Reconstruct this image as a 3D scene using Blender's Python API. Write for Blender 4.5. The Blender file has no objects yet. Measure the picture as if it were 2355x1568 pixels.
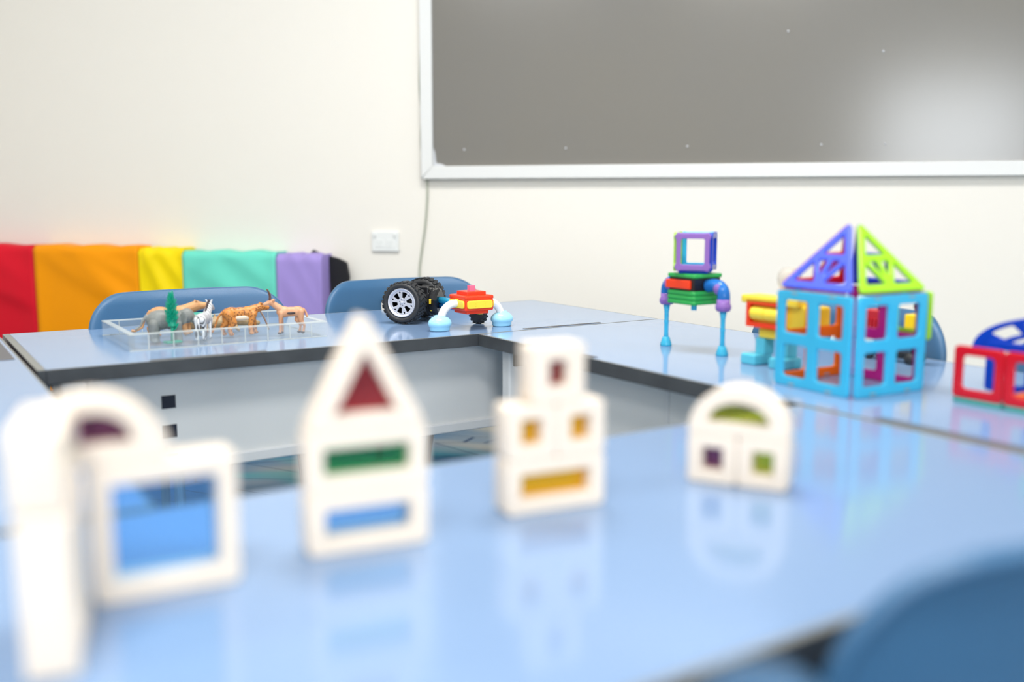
import bpy, bmesh, math, random
from mathutils import Matrix, Vector
random.seed(7)
PI = math.pi
R = math.radians
S = bpy.context.scene
COL = S.collection

# ------------------------------------------------------------------ camera
TZ = 0.50                                   # table height
PHI = R(14.0)                               # the camera looks 14 degrees left of the wall's normal
cam_d = bpy.data.cameras.new('camera'); cam = bpy.data.objects.new('camera', cam_d); COL.objects.link(cam)
cam_d.sensor_width = 36.0; cam_d.lens = 2240.0 / 2355.0 * 36.0
cam.location = (0, 0, TZ + 0.28)
cam.rotation_euler = (PI / 2 - math.atan(317 / 2240.0), 0, PHI)
cam_d.dof.use_dof = True; cam_d.dof.focus_distance = 2.3; cam_d.dof.aperture_fstop = 1.5
cam_d.dof.aperture_blades = 0
cam_d.clip_start = 0.02
S.camera = cam

# ------------------------------------------------------------------ world, lights, exposure
W = bpy.data.worlds.new('world'); S.world = W; W.use_nodes = True
W.node_tree.nodes['Background'].inputs[0].default_value = (0.85, 0.92, 1.0, 1)
W.node_tree.nodes['Background'].inputs[1].default_value = 1.0
S.view_settings.view_transform = 'Standard'; S.view_settings.look = 'None'
S.view_settings.gamma = 1.0; S.view_settings.use_curve_mapping = False
S.view_settings.exposure = 0.53
CEIL = 2.7
XL, XR, YF, YB = -3.7, 3.1, -2.6, 3.475     # the room
def area(name, loc, sx, sy, power, rot, col=(1, 1, 1)):
    l = bpy.data.lights.new(name, 'AREA'); l.shape = 'RECTANGLE'; l.size = sx; l.size_y = sy; l.energy = power; l.color = col
    o = bpy.data.objects.new(name, l); COL.objects.link(o); o.location = loc; o.rotation_euler = rot
    return o
LAMPS = [(-0.35, 1.7, 38), (1.7, 1.6, 9), (-2.5, 1.8, 10), (0.0, -0.7, 40), (-1.9, -1.0, 22)]  # last one is an unseen fill lamp, added to brighten the right table's panel
for lx, ly, p in LAMPS:
    area('ceiling_panel_light', (lx, ly, CEIL - 0.045), 1.14, 0.56, p, (0, 0, 0), (1, 0.985, 0.95))
WX0, WX1, WZ0, WZ1 = 1.0, 2.4, 0.75, 1.9
area('window_daylight', ((WX0 + WX1) / 2, YF - 0.14, (WZ0 + WZ1) / 2), WX1 - WX0, WZ1 - WZ0, 80, (PI / 2, 0, 0), (0.95, 0.97, 1.0))

# ------------------------------------------------------------------ frames of reference
# table frame: a runs along the back table (right and away), b along the right table (right and near)
AT = R(32.8) + PHI
OX, OY = -0.0728, 2.0858
def cam_to_world(x, y): return (x * math.cos(PHI) - y * math.sin(PHI), x * math.sin(PHI) + y * math.cos(PHI))
def T(a, b, z=TZ):
    d = R(32.8)
    x = OX + a * math.cos(d) + b * math.sin(d); y = OY + a * math.sin(d) - b * math.cos(d)
    w = cam_to_world(x, y)
    return Vector((w[0], w[1], z))

# ------------------------------------------------------------------ materials
def mat(name, col, rough=0.4, metal=0.0, spec=0.5, trans=0.0, transl=0.0, alpha=None, noise=None, emit=0.0, coat=0.0, bump=None):
    m = bpy.data.materials.new(name); m.use_nodes = True
    nt = m.node_tree; N = nt.nodes; L = nt.links
    b = N['Principled BSDF']; out = N['Material Output']
    c4 = (*col, 1.0)
    b.inputs['Base Color'].default_value = c4
    b.inputs['Roughness'].default_value = rough; b.inputs['Metallic'].default_value = metal
    b.inputs['Specular IOR Level'].default_value = spec
    b.inputs['Transmission Weight'].default_value = trans
    b.inputs['Coat Weight'].default_value = coat
    if emit:
        b.inputs['Emission Color'].default_value = c4; b.inputs['Emission Strength'].default_value = emit
    if noise:                                # (scale, other colour, amount)
        sc, c2, amt = noise
        t = N.new('ShaderNodeTexCoord'); n = N.new('ShaderNodeTexNoise'); n.inputs['Scale'].default_value = sc; n.inputs['Detail'].default_value = 3
        mx = N.new('ShaderNodeMix'); mx.data_type = 'RGBA'; mx.inputs[6].default_value = c4; mx.inputs[7].default_value = (*c2, 1)
        mr = N.new('ShaderNodeMapRange'); mr.inputs[1].default_value = 0.35; mr.inputs[2].default_value = 0.68; mr.inputs[4].default_value = amt
        L.new(t.outputs['Object'], n.inputs['Vector']); L.new(n.outputs['Fac'], mr.inputs[0]); L.new(mr.outputs[0], mx.inputs[0]); L.new(mx.outputs[2], b.inputs['Base Color'])
    if bump:                                 # (scale, strength)
        t = N.new('ShaderNodeTexCoord'); n = N.new('ShaderNodeTexNoise'); n.inputs['Scale'].default_value = bump[0]
        bp = N.new('ShaderNodeBump'); bp.inputs['Strength'].default_value = bump[1]; bp.inputs['Distance'].default_value = 0.002
        L.new(t.outputs['Object'], n.inputs['Vector']); L.new(n.outputs['Fac'], bp.inputs['Height']); L.new(bp.outputs[0], b.inputs['Normal'])
    if transl:
        tr = N.new('ShaderNodeBsdfTranslucent'); tr.inputs[0].default_value = c4
        ms = N.new('ShaderNodeMixShader'); ms.inputs[0].default_value = transl
        L.new(b.outputs[0], ms.inputs[1]); L.new(tr.outputs[0], ms.inputs[2]); L.new(ms.outputs[0], out.inputs[0])
    if alpha is not None:                    # see-through coloured sheet: (transparent tint, share)
        tint, share = alpha
        tp = N.new('ShaderNodeBsdfTransparent'); tp.inputs[0].default_value = (*tint, 1)
        ms = N.new('ShaderNodeMixShader'); ms.inputs[0].default_value = share
        L.new(b.outputs[0], ms.inputs[1]); L.new(tp.outputs[0], ms.inputs[2]); L.new(ms.outputs[0], out.inputs[0])
    return m
def srgb(r, g, b):
    f = lambda v: (v / 255) / 12.92 if v / 255 < 0.04045 else ((v / 255 + 0.055) / 1.055) ** 2.4
    return (f(r), f(g), f(b))
M = {}
M['wall'] = mat('cream_wall_paint', (0.87, 0.83, 0.765), 0.7, spec=0.25, bump=(180, 0.06))
M['ceiling'] = mat('white_ceiling_paint', (0.88, 0.88, 0.86), 0.85, spec=0.2)
M['white'] = mat('white_plastic', (0.84, 0.85, 0.84), 0.3)
M['sock'] = mat('socket_slot_grey', (0.60, 0.62, 0.60), 0.5)
M['alu'] = mat('board_frame_pale_aluminium', (0.78, 0.78, 0.77), 0.42, spec=0.5)
M['board'] = mat('grey_board_surface', (0.205, 0.192, 0.170), 0.20, spec=0.5, noise=(2.0, (0.200, 0.190, 0.175), 1.0))
M['chalk'] = mat('chalk_smear', (0.62, 0.63, 0.66), 0.7)
M['cable'] = mat('grey_green_cable', (0.42, 0.44, 0.36), 0.5)
M['top'] = mat('blue_laminate', (0.203, 0.308, 0.49), 0.13, spec=0.6, bump=(60, 0.006))
M['band'] = mat('charcoal_edge_band', (0.045, 0.05, 0.058), 0.35, noise=(14, (0.075, 0.085, 0.095), 0.6))
M['bandtop'] = mat('grey_edge_strip', (0.20, 0.205, 0.19), 0.4)
M['slot'] = mat('dark_grey_slot_strip', (0.09, 0.09, 0.10), 0.4)
M['panel'] = mat('grey_painted_steel', (0.86, 0.87, 0.87), 0.35, spec=0.5)
M['rail'] = mat('pale_grey_steel_rail', (0.84, 0.85, 0.86), 0.35)
M['leg'] = mat('silver_table_leg', (0.80, 0.81, 0.82), 0.4)
M['under'] = mat('dark_bracket_steel', (0.10, 0.10, 0.095), 0.5)
M['hole'] = mat('dark_navy_opening', (0.010, 0.016, 0.035), 0.6)
M['chair'] = mat('blue_moulded_plastic', (0.038, 0.122, 0.245), 0.34, spec=0.5, bump=(900, 0.25))
M['chrome'] = mat('chair_steel_tube', (0.55, 0.55, 0.56), 0.25, metal=0.9)
M['rubber'] = mat('black_rubber', (0.018, 0.018, 0.020), 0.45)
M['wood'] = mat('pale_beech', (0.80, 0.69, 0.58), 0.5, spec=0.4, noise=(9, (0.84, 0.73, 0.62), 1.0))
def pane(n, tint, share=0.88):
    tint = tuple(c ** 0.5 for c in tint)     # light crosses both faces of the sheet
    return mat(n, tuple(min(1, c * 0.9) for c in tint), 0.08, spec=0.5, alpha=(tint, share))
M['p_red'] = pane('red_acrylic', (0.42, 0.035, 0.045)); M['p_green'] = pane('green_acrylic', (0.03, 0.40, 0.14))
M['p_blue'] = pane('blue_acrylic', (0.24, 0.55, 0.95)); M['p_purple'] = pane('purple_acrylic', (0.20, 0.05, 0.12))
M['p_orange'] = pane('orange_acrylic', (0.98, 0.45, 0.002), 0.68); M['p_lime'] = pane('yellow_green_acrylic', (0.50, 0.55, 0.04))
def tile(n, c, tl=0.35): return mat(n, c, 0.16, spec=0.5, transl=tl)
M['t_cyan'] = tile('cyan_clear_plastic', (0.07, 0.62, 0.90)); M['t_blue'] = tile('blue_clear_plastic', (0.008, 0.07, 0.62))
M['t_violet'] = tile('violet_blue_clear_plastic', (0.13, 0.19, 0.88)); M['t_lime'] = tile('lime_clear_plastic', (0.48, 0.85, 0.04))
M['t_orange'] = tile('orange_clear_plastic', (0.95, 0.20, 0.01)); M['t_magenta'] = tile('magenta_clear_plastic', (0.66, 0.03, 0.34))
M['t_red'] = tile('red_clear_plastic', (0.75, 0.010, 0.03)); M['t_green'] = tile('green_clear_plastic', (0.05, 0.55, 0.13))
M['t_purple'] = tile('purple_clear_plastic', (0.42, 0.22, 0.66)); M['t_teal'] = tile('teal_clear_plastic', (0.10, 0.48, 0.42))
M['t_azure'] = tile('azure_clear_plastic', (0.03, 0.24, 0.72)); M['t_pink'] = tile('pink_clear_plastic', (0.95, 0.27, 0.45))
M['magnet'] = mat('grey_magnet', (0.4, 0.42, 0.44), 0.3, metal=0.6)
M['red'] = mat('red_plastic', (0.86, 0.045, 0.006), 0.3); M['yellow'] = mat('yellow_plastic', (0.93, 0.70, 0.05), 0.3)
M['deepyellow'] = mat('golden_yellow_plastic', (0.93, 0.62, 0.01), 0.35)
M['sky'] = mat('light_blue_plastic', (0.36, 0.72, 0.92), 0.25); M['black'] = mat('black_plastic', (0.014, 0.014, 0.016), 0.22)
M['darkred'] = mat('dark_red_plastic', (0.45, 0.01, 0.02), 0.35)
M['cyanp'] = mat('cyan_plastic', (0.10, 0.55, 0.72), 0.3)
M['rim'] = mat('silver_wheel_rim', (0.62, 0.63, 0.70), 0.28, metal=0.35)
M['tyre'] = mat('black_tyre', (0.022, 0.023, 0.026), 0.5)
M['whitegloss'] = mat('glossy_white_plastic', (0.86, 0.86, 0.88), 0.15)
M['bluep'] = mat('blue_plastic', (0.01, 0.25, 0.75), 0.3)
M['clear'] = mat('clear_acrylic', (0.85, 0.89, 0.92), 0.05, spec=0.6, alpha=((0.96, 0.975, 0.98), 0.90))
M['edge_and_highlight'] = mat('frosted_edge_and_highlight', (0.80, 0.83, 0.80), 0.3, alpha=((0.95, 0.96, 0.95), 0.62))  # tray rims, and the pale highlight streaks on its walls
M['dome'] = mat('clear_dome_plastic', (0.85, 0.82, 0.78), 0.1, alpha=((0.9, 0.88, 0.85), 0.7))
M['elephant'] = mat('grey_toy_hide', (0.24, 0.25, 0.24), 0.5, noise=(60, (0.17, 0.18, 0.17), 0.8))
M['lion'] = mat('tan_toy_fur', (0.50, 0.24, 0.10), 0.5, noise=(40, (0.58, 0.32, 0.14), 0.9))
M['gazelle'] = mat('peach_tan_toy_fur', (0.62, 0.29, 0.15), 0.45, noise=(45, (0.70, 0.40, 0.24), 0.8))
M['croc'] = mat('sandy_toy_hide', (0.45, 0.32, 0.17), 0.55, noise=(90, (0.35, 0.25, 0.13), 0.9))
M['hoof'] = mat('dark_brown_hoof', (0.05, 0.03, 0.03), 0.5)
M['horn'] = mat('brown_horn', (0.14, 0.06, 0.04), 0.4)
M['tree'] = mat('green_toy_tree_plastic', (0.0, 0.36, 0.22), 0.4, transl=0.15)
M['twig'] = mat('brown_twig_plastic', (0.36, 0.24, 0.18), 0.5)
def stripes(name, c1, c2, kind):
    m = mat(name, c1, 0.45); nt = m.node_tree; N = nt.nodes; L = nt.links; b = N['Principled BSDF']
    t = N.new('ShaderNodeTexCoord'); mx = N.new('ShaderNodeMix'); mx.data_type = 'RGBA'; mx.inputs[6].default_value = (*c1, 1); mx.inputs[7].default_value = (*c2, 1)
    mr = N.new('ShaderNodeMapRange'); L.new(mr.outputs[0], mx.inputs[0]); L.new(mx.outputs[2], b.inputs['Base Color'])
    if kind == 'zebra':
        w = N.new('ShaderNodeTexWave'); w.bands_direction = 'X'; w.inputs['Scale'].default_value = 75; w.inputs['Distortion'].default_value = 2.0; w.inputs['Detail Scale'].default_value = 30
        L.new(t.outputs['Object'], w.inputs['Vector']); L.new(w.outputs['Fac'], mr.inputs[0]); mr.inputs[1].default_value = 0.55; mr.inputs[2].default_value = 0.75
    else:
        v = N.new('ShaderNodeTexVoronoi'); v.inputs['Scale'].default_value = 210
        L.new(t.outputs['Object'], v.inputs['Vector']); L.new(v.outputs['Distance'], mr.inputs[0]); mr.inputs[1].default_value = 0.42; mr.inputs[2].default_value = 0.28
    return m
M['zebra'] = stripes('zebra_striped_toy_fur', (0.80, 0.80, 0.82), (0.05, 0.05, 0.06), 'zebra')
M['cheetah'] = stripes('spotted_orange_toy_fur', (0.62, 0.24, 0.05), (0.22, 0.07, 0.02), 'spots')
M['cream'] = mat('cream_toy_fur', (0.82, 0.68, 0.52), 0.5)
def fabric(n, c): return mat(n, c, 0.5, spec=0.18, bump=(1500, 0.12))
M['m_red'] = fabric('red_vinyl', (0.74, 0.007, 0.025)); M['m_orange'] = fabric('orange_vinyl', (0.99, 0.34, 0.0)); M['m_yellow'] = fabric('yellow_vinyl', (0.97, 0.72, 0.003))
M['m_teal'] = fabric('teal_vinyl', (0.16, 0.72, 0.57)); M['m_purple'] = fabric('purple_vinyl', (0.38, 0.29, 0.68)); M['m_black'] = fabric('black_webbing', (0.02, 0.02, 0.022))
# carpet: navy with beige and teal clouds
def carpet():
    m = mat('patterned_blue_carpet', (0.03, 0.09, 0.18), 0.95, spec=0.1); nt = m.node_tree; N = nt.nodes; L = nt.links; b = N['Principled BSDF']
    t = N.new('ShaderNodeTexCoord'); mp = N.new('ShaderNodeMapping'); mp.inputs['Rotation'].default_value = (0, 0, AT); mp.inputs['Scale'].default_value = (1.2, 3.2, 1)
    L.new(t.outputs['Object'], mp.inputs['Vector'])
    prev = None
    for i, (c, sc, lo, hi) in enumerate([((0.30, 0.30, 0.27), 1.1, 0.44, 0.64), ((0.07, 0.27, 0.29), 1.5, 0.56, 0.72)]):
        n = N.new('ShaderNodeTexNoise'); n.noise_dimensions = '4D'; n.inputs['W'].default_value = 3.7 * i + 1.3; n.inputs['Scale'].default_value = sc
        mr = N.new('ShaderNodeMapRange'); mr.inputs[1].default_value = lo; mr.inputs[2].default_value = hi
        mx = N.new('ShaderNodeMix'); mx.data_type = 'RGBA'; mx.inputs[7].default_value = (*c, 1)
        if prev is None: mx.inputs[6].default_value = (0.04, 0.13, 0.25, 1)
        else: L.new(prev, mx.inputs[6])
        L.new(mp.outputs[0], n.inputs['Vector']); L.new(n.outputs['Fac'], mr.inputs[0]); L.new(mr.outputs[0], mx.inputs[0]); prev = mx.outputs[2]
    v = N.new('ShaderNodeTexVoronoi'); v.feature = 'DISTANCE_TO_EDGE'; v.inputs['Scale'].default_value = 2.2
    mr = N.new('ShaderNodeMapRange'); mr.inputs[1].default_value = 0.004; mr.inputs[2].default_value = 0.012
    mx = N.new('ShaderNodeMix'); mx.data_type = 'RGBA'; mx.inputs[6].default_value = (0.012, 0.035, 0.09, 1)
    L.new(mp.outputs[0], v.inputs['Vector']); L.new(v.outputs['Distance'], mr.inputs[0]); L.new(mr.outputs[0], mx.inputs[0]); L.new(prev, mx.inputs[7])
    L.new(mx.outputs[2], b.inputs['Base Color'])
    return m
M['carpet'] = carpet()

# ------------------------------------------------------------------ builders
def link(o, parent=None):
    COL.objects.link(o)
    if parent is not None: o.parent = parent
    return o
def thing(name, label, cat, loc=(0, 0, 0), rotz=0.0, group=None):
    o = bpy.data.objects.new(name, None); o.empty_display_size = 0.03
    o.location = loc; o.rotation_euler = (0, 0, rotz); o['label'] = label; o['category'] = cat
    if group: o['group'] = group
    return link(o)
def mesh_obj(name, me, m, parent=None, bevel=0, smooth=False, mods=()):
    o = bpy.data.objects.new(name, me)
    me.materials.clear(); me.materials.append(M[m])
    if smooth:
        for p in me.polygons: p.use_smooth = True
    if bevel:
        b = o.modifiers.new('bevel', 'BEVEL'); b.width = bevel; b.segments = 2; b.limit_method = 'ANGLE'; b.angle_limit = R(40)
    return link(o, parent)
def bobj(name, bm, m, parent=None, bevel=0, smooth=False):
    me = bpy.data.meshes.new(name); bmesh.ops.recalc_face_normals(bm, faces=bm.faces); bm.to_mesh(me); bm.free()
    return mesh_obj(name, me, m, parent, bevel, smooth)
def add_box(bm, c, s, rz=0.0, rx=0.0, ry=0.0):
    mx = Matrix.Translation(c) @ Matrix.Rotation(rz, 4, 'Z') @ Matrix.Rotation(ry, 4, 'Y') @ Matrix.Rotation(rx, 4, 'X') @ Matrix.Diagonal((*s, 1))
    bmesh.ops.create_cube(bm, size=1.0, matrix=mx)
def box(name, c, s, m, parent=None, bevel=0.0, rz=0.0, rx=0.0, ry=0.0):
    bm = bmesh.new(); add_box(bm, c, s, rz, rx, ry); return bobj(name, bm, m, parent, bevel)
def structure(o): o['kind'] = 'structure'; return o
def add_cone(bm, p0, p1, r0, r1, n=16, caps=True):
    p0 = Vector(p0); p1 = Vector(p1); d = p1 - p0
    mx = Matrix.Translation((p0 + p1) / 2) @ d.to_track_quat('Z', 'Y').to_matrix().to_4x4()
    bmesh.ops.create_cone(bm, cap_ends=caps, segments=n, radius1=r0, radius2=r1, depth=d.length, matrix=mx)
def cyl(name, p0, p1, r, m, parent=None, r1=None, n=20, bevel=0):
    bm = bmesh.new(); add_cone(bm, p0, p1, r, r if r1 is None else r1, n)
    o = bobj(name, bm, m, parent, bevel)
    for p in o.data.polygons: p.use_smooth = len(p.vertices) == 4
    return o
def add_ball(bm, c, r, rot=None, u=16, v=10):
    r = r if hasattr(r, '__len__') else (r, r, r)
    mx = Matrix.Translation(c) @ (rot.to_4x4() if rot else Matrix()) @ Matrix.Diagonal((*r, 1))
    bmesh.ops.create_uvsphere(bm, u_segments=u, v_segments=v, radius=1.0, matrix=mx)
def ball(name, c, r, m, parent=None):
    bm = bmesh.new(); add_ball(bm, c, r); return bobj(name, bm, m, parent, smooth=True)
def add_tube(bm, pts, rad, n=12, caps=True):
    pts = [Vector(p) for p in pts]; rings = []; up = None
    for i, p in enumerate(pts):
        d = (pts[min(i + 1, len(pts) - 1)] - pts[max(i - 1, 0)]).normalized()
        if up is None: up = d.orthogonal().normalized()
        up = (up - d * up.dot(d)).normalized(); sd = d.cross(up)
        r = rad[i] if hasattr(rad, '__len__') else rad
        rings.append([bm.verts.new(p + (up * math.cos(2 * PI * k / n) + sd * math.sin(2 * PI * k / n)) * r) for k in range(n)])
    for a, b in zip(rings, rings[1:]):
        for k in range(n): bm.faces.new((a[k], a[(k + 1) % n], b[(k + 1) % n], b[k]))
    if caps: bm.faces.new(rings[0][::-1]); bm.faces.new(rings[-1])
def tube(name, pts, rad, m, parent=None, n=12):
    bm = bmesh.new(); add_tube(bm, pts, rad, n); return bobj(name, bm, m, parent, smooth=True)
def smooth_path(pts, k=6):
    P = [Vector(p) for p in pts]; out = []
    for i in range(len(P) - 1):
        p0 = P[max(i - 1, 0)]; p1 = P[i]; p2 = P[i + 1]; p3 = P[min(i + 2, len(P) - 1)]
        for j in range(k):
            t = j / k
            out.append(0.5 * ((2 * p1) + (p2 - p0) * t + (2 * p0 - 5 * p1 + 4 * p2 - p3) * t * t + (3 * p1 - p0 - 3 * p2 + p3) * t ** 3))
    return out + [P[-1]]
def lathe(name, prof, m, parent=None, c=(0, 0, 0), n=28, rot=None):
    bm = bmesh.new(); rings = []
    mx = Matrix.Translation(c) @ (rot if rot else Matrix())
    for r, z in prof:
        rings.append([bm.verts.new(mx @ Vector((r * math.cos(2 * PI * k / n), r * math.sin(2 * PI * k / n), z))) for k in range(n)])
    for a, b in zip(rings, rings[1:]):
        for k in range(n): bm.faces.new((a[k], a[(k + 1) % n], b[(k + 1) % n], b[k]))
    closed = prof[0] == prof[-1]             # a closed profile is a ring: no end caps
    if prof[0][0] > 1e-5 and not closed: bm.faces.new(rings[0][::-1])
    if prof[-1][0] > 1e-5 and not closed: bm.faces.new(rings[-1])
    bmesh.ops.remove_doubles(bm, verts=bm.verts, dist=1e-6)
    return bobj(name, bm, m, parent, smooth=True)
def rpoly(pts, r, k=4):                       # polygon with rounded corners
    out = []; n = len(pts)
    for i in range(n):
        p = Vector(pts[i]); a = Vector(pts[i - 1]); b = Vector(pts[(i + 1) % n])
        u = (a - p).normalized(); v = (b - p).normalized()
        ang = math.acos(max(-1, min(1, u.dot(v)))); t = min(r / math.tan(ang / 2), (a - p).length * 0.49, (b - p).length * 0.49)
        p0 = p + u * t; p2 = p + v * t
        for j in range(k + 1):
            s = j / k; out.append(((1 - s) ** 2) * p0 + 2 * s * (1 - s) * p + s * s * p2)
    return [(q[0], q[1]) for q in out]
def rrect(cx, cy, w, h, r, k=4): return rpoly([(cx - w / 2, cy - h / 2), (cx + w / 2, cy - h / 2), (cx + w / 2, cy + h / 2), (cx - w / 2, cy + h / 2)], r, k)
UP = Matrix.Rotation(PI / 2, 4, 'X')          # stand a plate up, facing -y
def plate(name, outer, holes, th, m, parent=None, mx=None, bev=0.0):
    cu = bpy.data.curves.new('outline', 'CURVE'); cu.dimensions = '2D'; cu.fill_mode = 'BOTH'
    cu.extrude = th / 2 - bev; cu.bevel_depth = bev; cu.bevel_resolution = 1; cu.offset = -bev
    for poly in [outer] + list(holes):
        sp = cu.splines.new('POLY'); sp.points.add(len(poly) - 1); sp.use_cyclic_u = True
        for q, (x, y) in zip(sp.points, poly): q.co = (x, y, 0, 1)
    tmp = bpy.data.objects.new('outline', cu)
    me = bpy.data.meshes.new_from_object(tmp); bpy.data.objects.remove(tmp); bpy.data.curves.remove(cu)
    me.name = name
    if mx is not None: me.transform(mx)
    return mesh_obj(name, me, m, parent)
def blob(name, fill, m, parent=None, voxel=0.0011, it=4):   # one continuous skin over overlapping limbs
    bm = bmesh.new(); fill(bm); me = bpy.data.meshes.new(name); bm.to_mesh(me); bm.free()
    tmp = bpy.data.objects.new('tmp', me); COL.objects.link(tmp)
    r = tmp.modifiers.new('r', 'REMESH'); r.mode = 'VOXEL'; r.voxel_size = voxel
    s = tmp.modifiers.new('s', 'SMOOTH'); s.iterations = it; s.factor = 0.5
    dg = bpy.context.evaluated_depsgraph_get(); res = bpy.data.meshes.new_from_object(tmp.evaluated_get(dg))
    bpy.data.objects.remove(tmp); bpy.data.meshes.remove(me); res.name = name
    return mesh_obj(name, res, m, parent, smooth=True)
def cap(bm, p0, p1, r0, r1):
    add_cone(bm, p0, p1, r0, r1, 12); add_ball(bm, p0, r0, u=12, v=8); add_ball(bm, p1, r1, u=12, v=8)
def chain(bm, pts, rads):
    for i in range(len(pts) - 1): cap(bm, pts[i], pts[i + 1], rads[i], rads[i + 1])

# ------------------------------------------------------------------ the room
TW = 0.1
structure(box('floor', ((XL + XR) / 2, (YF + YB) / 2, -0.05), (XR - XL + 0.4, YB - YF + 0.4, 0.1), 'carpet'))
structure(box('ceiling', ((XL + XR) / 2, (YF + YB) / 2, CEIL + 0.05), (XR - XL + 0.4, YB - YF + 0.4, 0.1), 'ceiling'))
structure(box('wall_back', ((XL + XR) / 2, YB + TW / 2, CEIL / 2), (XR - XL, TW, CEIL), 'wall'))
structure(box('wall_left', (XL - TW / 2, (YF + YB) / 2, CEIL / 2), (TW, YB - YF, CEIL), 'wall'))
structure(box('wall_right', (XR + TW / 2, (YF + YB) / 2, CEIL / 2), (TW, YB - YF, CEIL), 'wall'))
bm = bmesh.new(); yf = YF - TW / 2
add_box(bm, ((XL + WX0) / 2, yf, CEIL / 2), (WX0 - XL, TW, CEIL)); add_box(bm, ((XR + WX1) / 2, yf, CEIL / 2), (XR - WX1, TW, CEIL))
add_box(bm, ((WX0 + WX1) / 2, yf, WZ0 / 2), (WX1 - WX0, TW, WZ0)); add_box(bm, ((WX0 + WX1) / 2, yf, (CEIL + WZ1) / 2), (WX1 - WX0, TW, CEIL - WZ1))
structure(bobj('wall_front', bm, 'wall'))
win = plate('window_1', [(WX0, WZ0), (WX1, WZ0), (WX1, WZ1), (WX0, WZ1)],
            [rrect((WX0 + WX1) / 2, (WZ0 + WZ1) / 2, WX1 - WX0 - 0.1, WZ1 - WZ0 - 0.1, 0.005)], 0.06, 'white', None, Matrix.Translation((0, yf, 0)) @ UP)
structure(win)
structure(box('baseboard_back', ((XL + XR) / 2, YB - 0.008, 0.05), (XR - XL, 0.016, 0.1), 'white', bevel=0.003))
box('pane', ((WX0 + WX1) / 2, yf, (WZ0 + WZ1) / 2), (WX1 - WX0 - 0.1, 0.006, WZ1 - WZ0 - 0.1), 'clear', win)
names = ['above the left end of the wall', 'above the board', 'above the left side of the room', 'above the camera', 'added as unseen fill, left of the window']
for (lx, ly, p), where in zip(LAMPS, names):
    t = thing('ceiling_light', 'recessed square-edged white ceiling light panel ' + where, 'light', (lx, ly, CEIL), 0, 'ceiling light panels')
    plate('frame', rrect(0, 0, 1.24, 0.66, 0.01), [rrect(0, 0, 1.16, 0.58, 0.005)], 0.03, 'white', t, Matrix.Translation((0, 0, -0.017)))
    box('diffuser', (0, 0, -0.012), (1.15, 0.57, 0.02), 'white', t)

# ------------------------------------------------------------------ board on the wall
bx0, bx1, bz0, bz1 = -1.203, 1.95, 0.868, 2.15; fw = 0.046; fy = YB - 0.017
t = thing('wall_board', 'large dark grey writing board with a pale metal frame on the cream wall', 'board', (0, YB, bz0))
cx, cz = (bx0 + bx1) / 2, (bz1 - bz0) / 2
box('panel', (cx, -0.012, cz), (bx1 - bx0 - 0.06, 0.018, bz1 - bz0 - 0.06), 'board', t)
def frame_bar(pts, name='frame_bar'):
    return plate(name, pts, [], 0.032, 'alu', t, Matrix.Translation((0, -0.018, 0)) @ UP, 0.003)
hh = bz1 - bz0; g = 0.0006
frame_bar([(bx0, 0), (bx1, 0), (bx1 - fw, fw), (bx0 + fw, fw)])
frame_bar([(bx0, hh), (bx0 + fw, hh - fw), (bx1 - fw, hh - fw), (bx1, hh)])
frame_bar([(bx0, g), (bx0 + fw - g, fw + g), (bx0 + fw - g, hh - fw), (bx0, hh)])
frame_bar([(bx1, g), (bx1, hh), (bx1 - fw, hh - fw), (bx1 - fw, fw + g)])
for X, z in [(-1.04, 0.105), (-0.665, 0.105), (-0.24, 0.105), (0.20, 0.105), (0.40, 0.105), (0.08, 0.475), (0.38, 0.40), (0.83, 0.53)]:
    lathe('screw', [(0.0, 0.0025), (0.003, 0.002), (0.004, 0.0)], 'chalk', t, (X, -0.021, z), 12, UP)
plate('chalk_smear', rpoly([(bx0 + fw - 0.002, fw), (bx0 + fw + 0.05, fw), (bx0 + fw + 0.028, fw + 0.009), (bx0 + fw + 0.009, fw + 0.012), (bx0 + fw + 0.006, fw + 0.05), (bx0 + fw - 0.002, fw + 0.07)], 0.004), [], 0.0015, 'chalk', t, Matrix.Translation((0, -0.0218, 0)) @ UP)

cb = thing('wall_cable', 'thin grey-green cable hanging down the wall beside the board', 'cable', (-1.21, YB, -0.1))
pts = [(0.004, -0.005, 2.3), (0.006, -0.005, 1.75), (0.002, -0.005, 1.62), (0.006, -0.005, 1.53), (0.0, -0.005, 1.40), (-0.003, -0.005, 1.30), (0.003, -0.005, 1.20), (-0.001, -0.005, 1.10), (0.012, -0.005, 1.0), (0.020, -0.005, 0.97), (0.021, -0.005, 0.90), (0.012, -0.005, 0.80), (-0.004, -0.005, 0.70), (-0.014, -0.005, 0.62), (-0.008, -0.005, 0.54), (0.004, -0.005, 0.45), (0.01, -0.005, 0.3), (0.01, -0.005, 0.21)]
tube('cord', smooth_path(pts, 5), 0.0042, 'cable', cb, 8)
box('clip', (0.006, -0.006, 1.525), (0.016, 0.012, 0.016), 'white', cb, 0.002)

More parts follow.
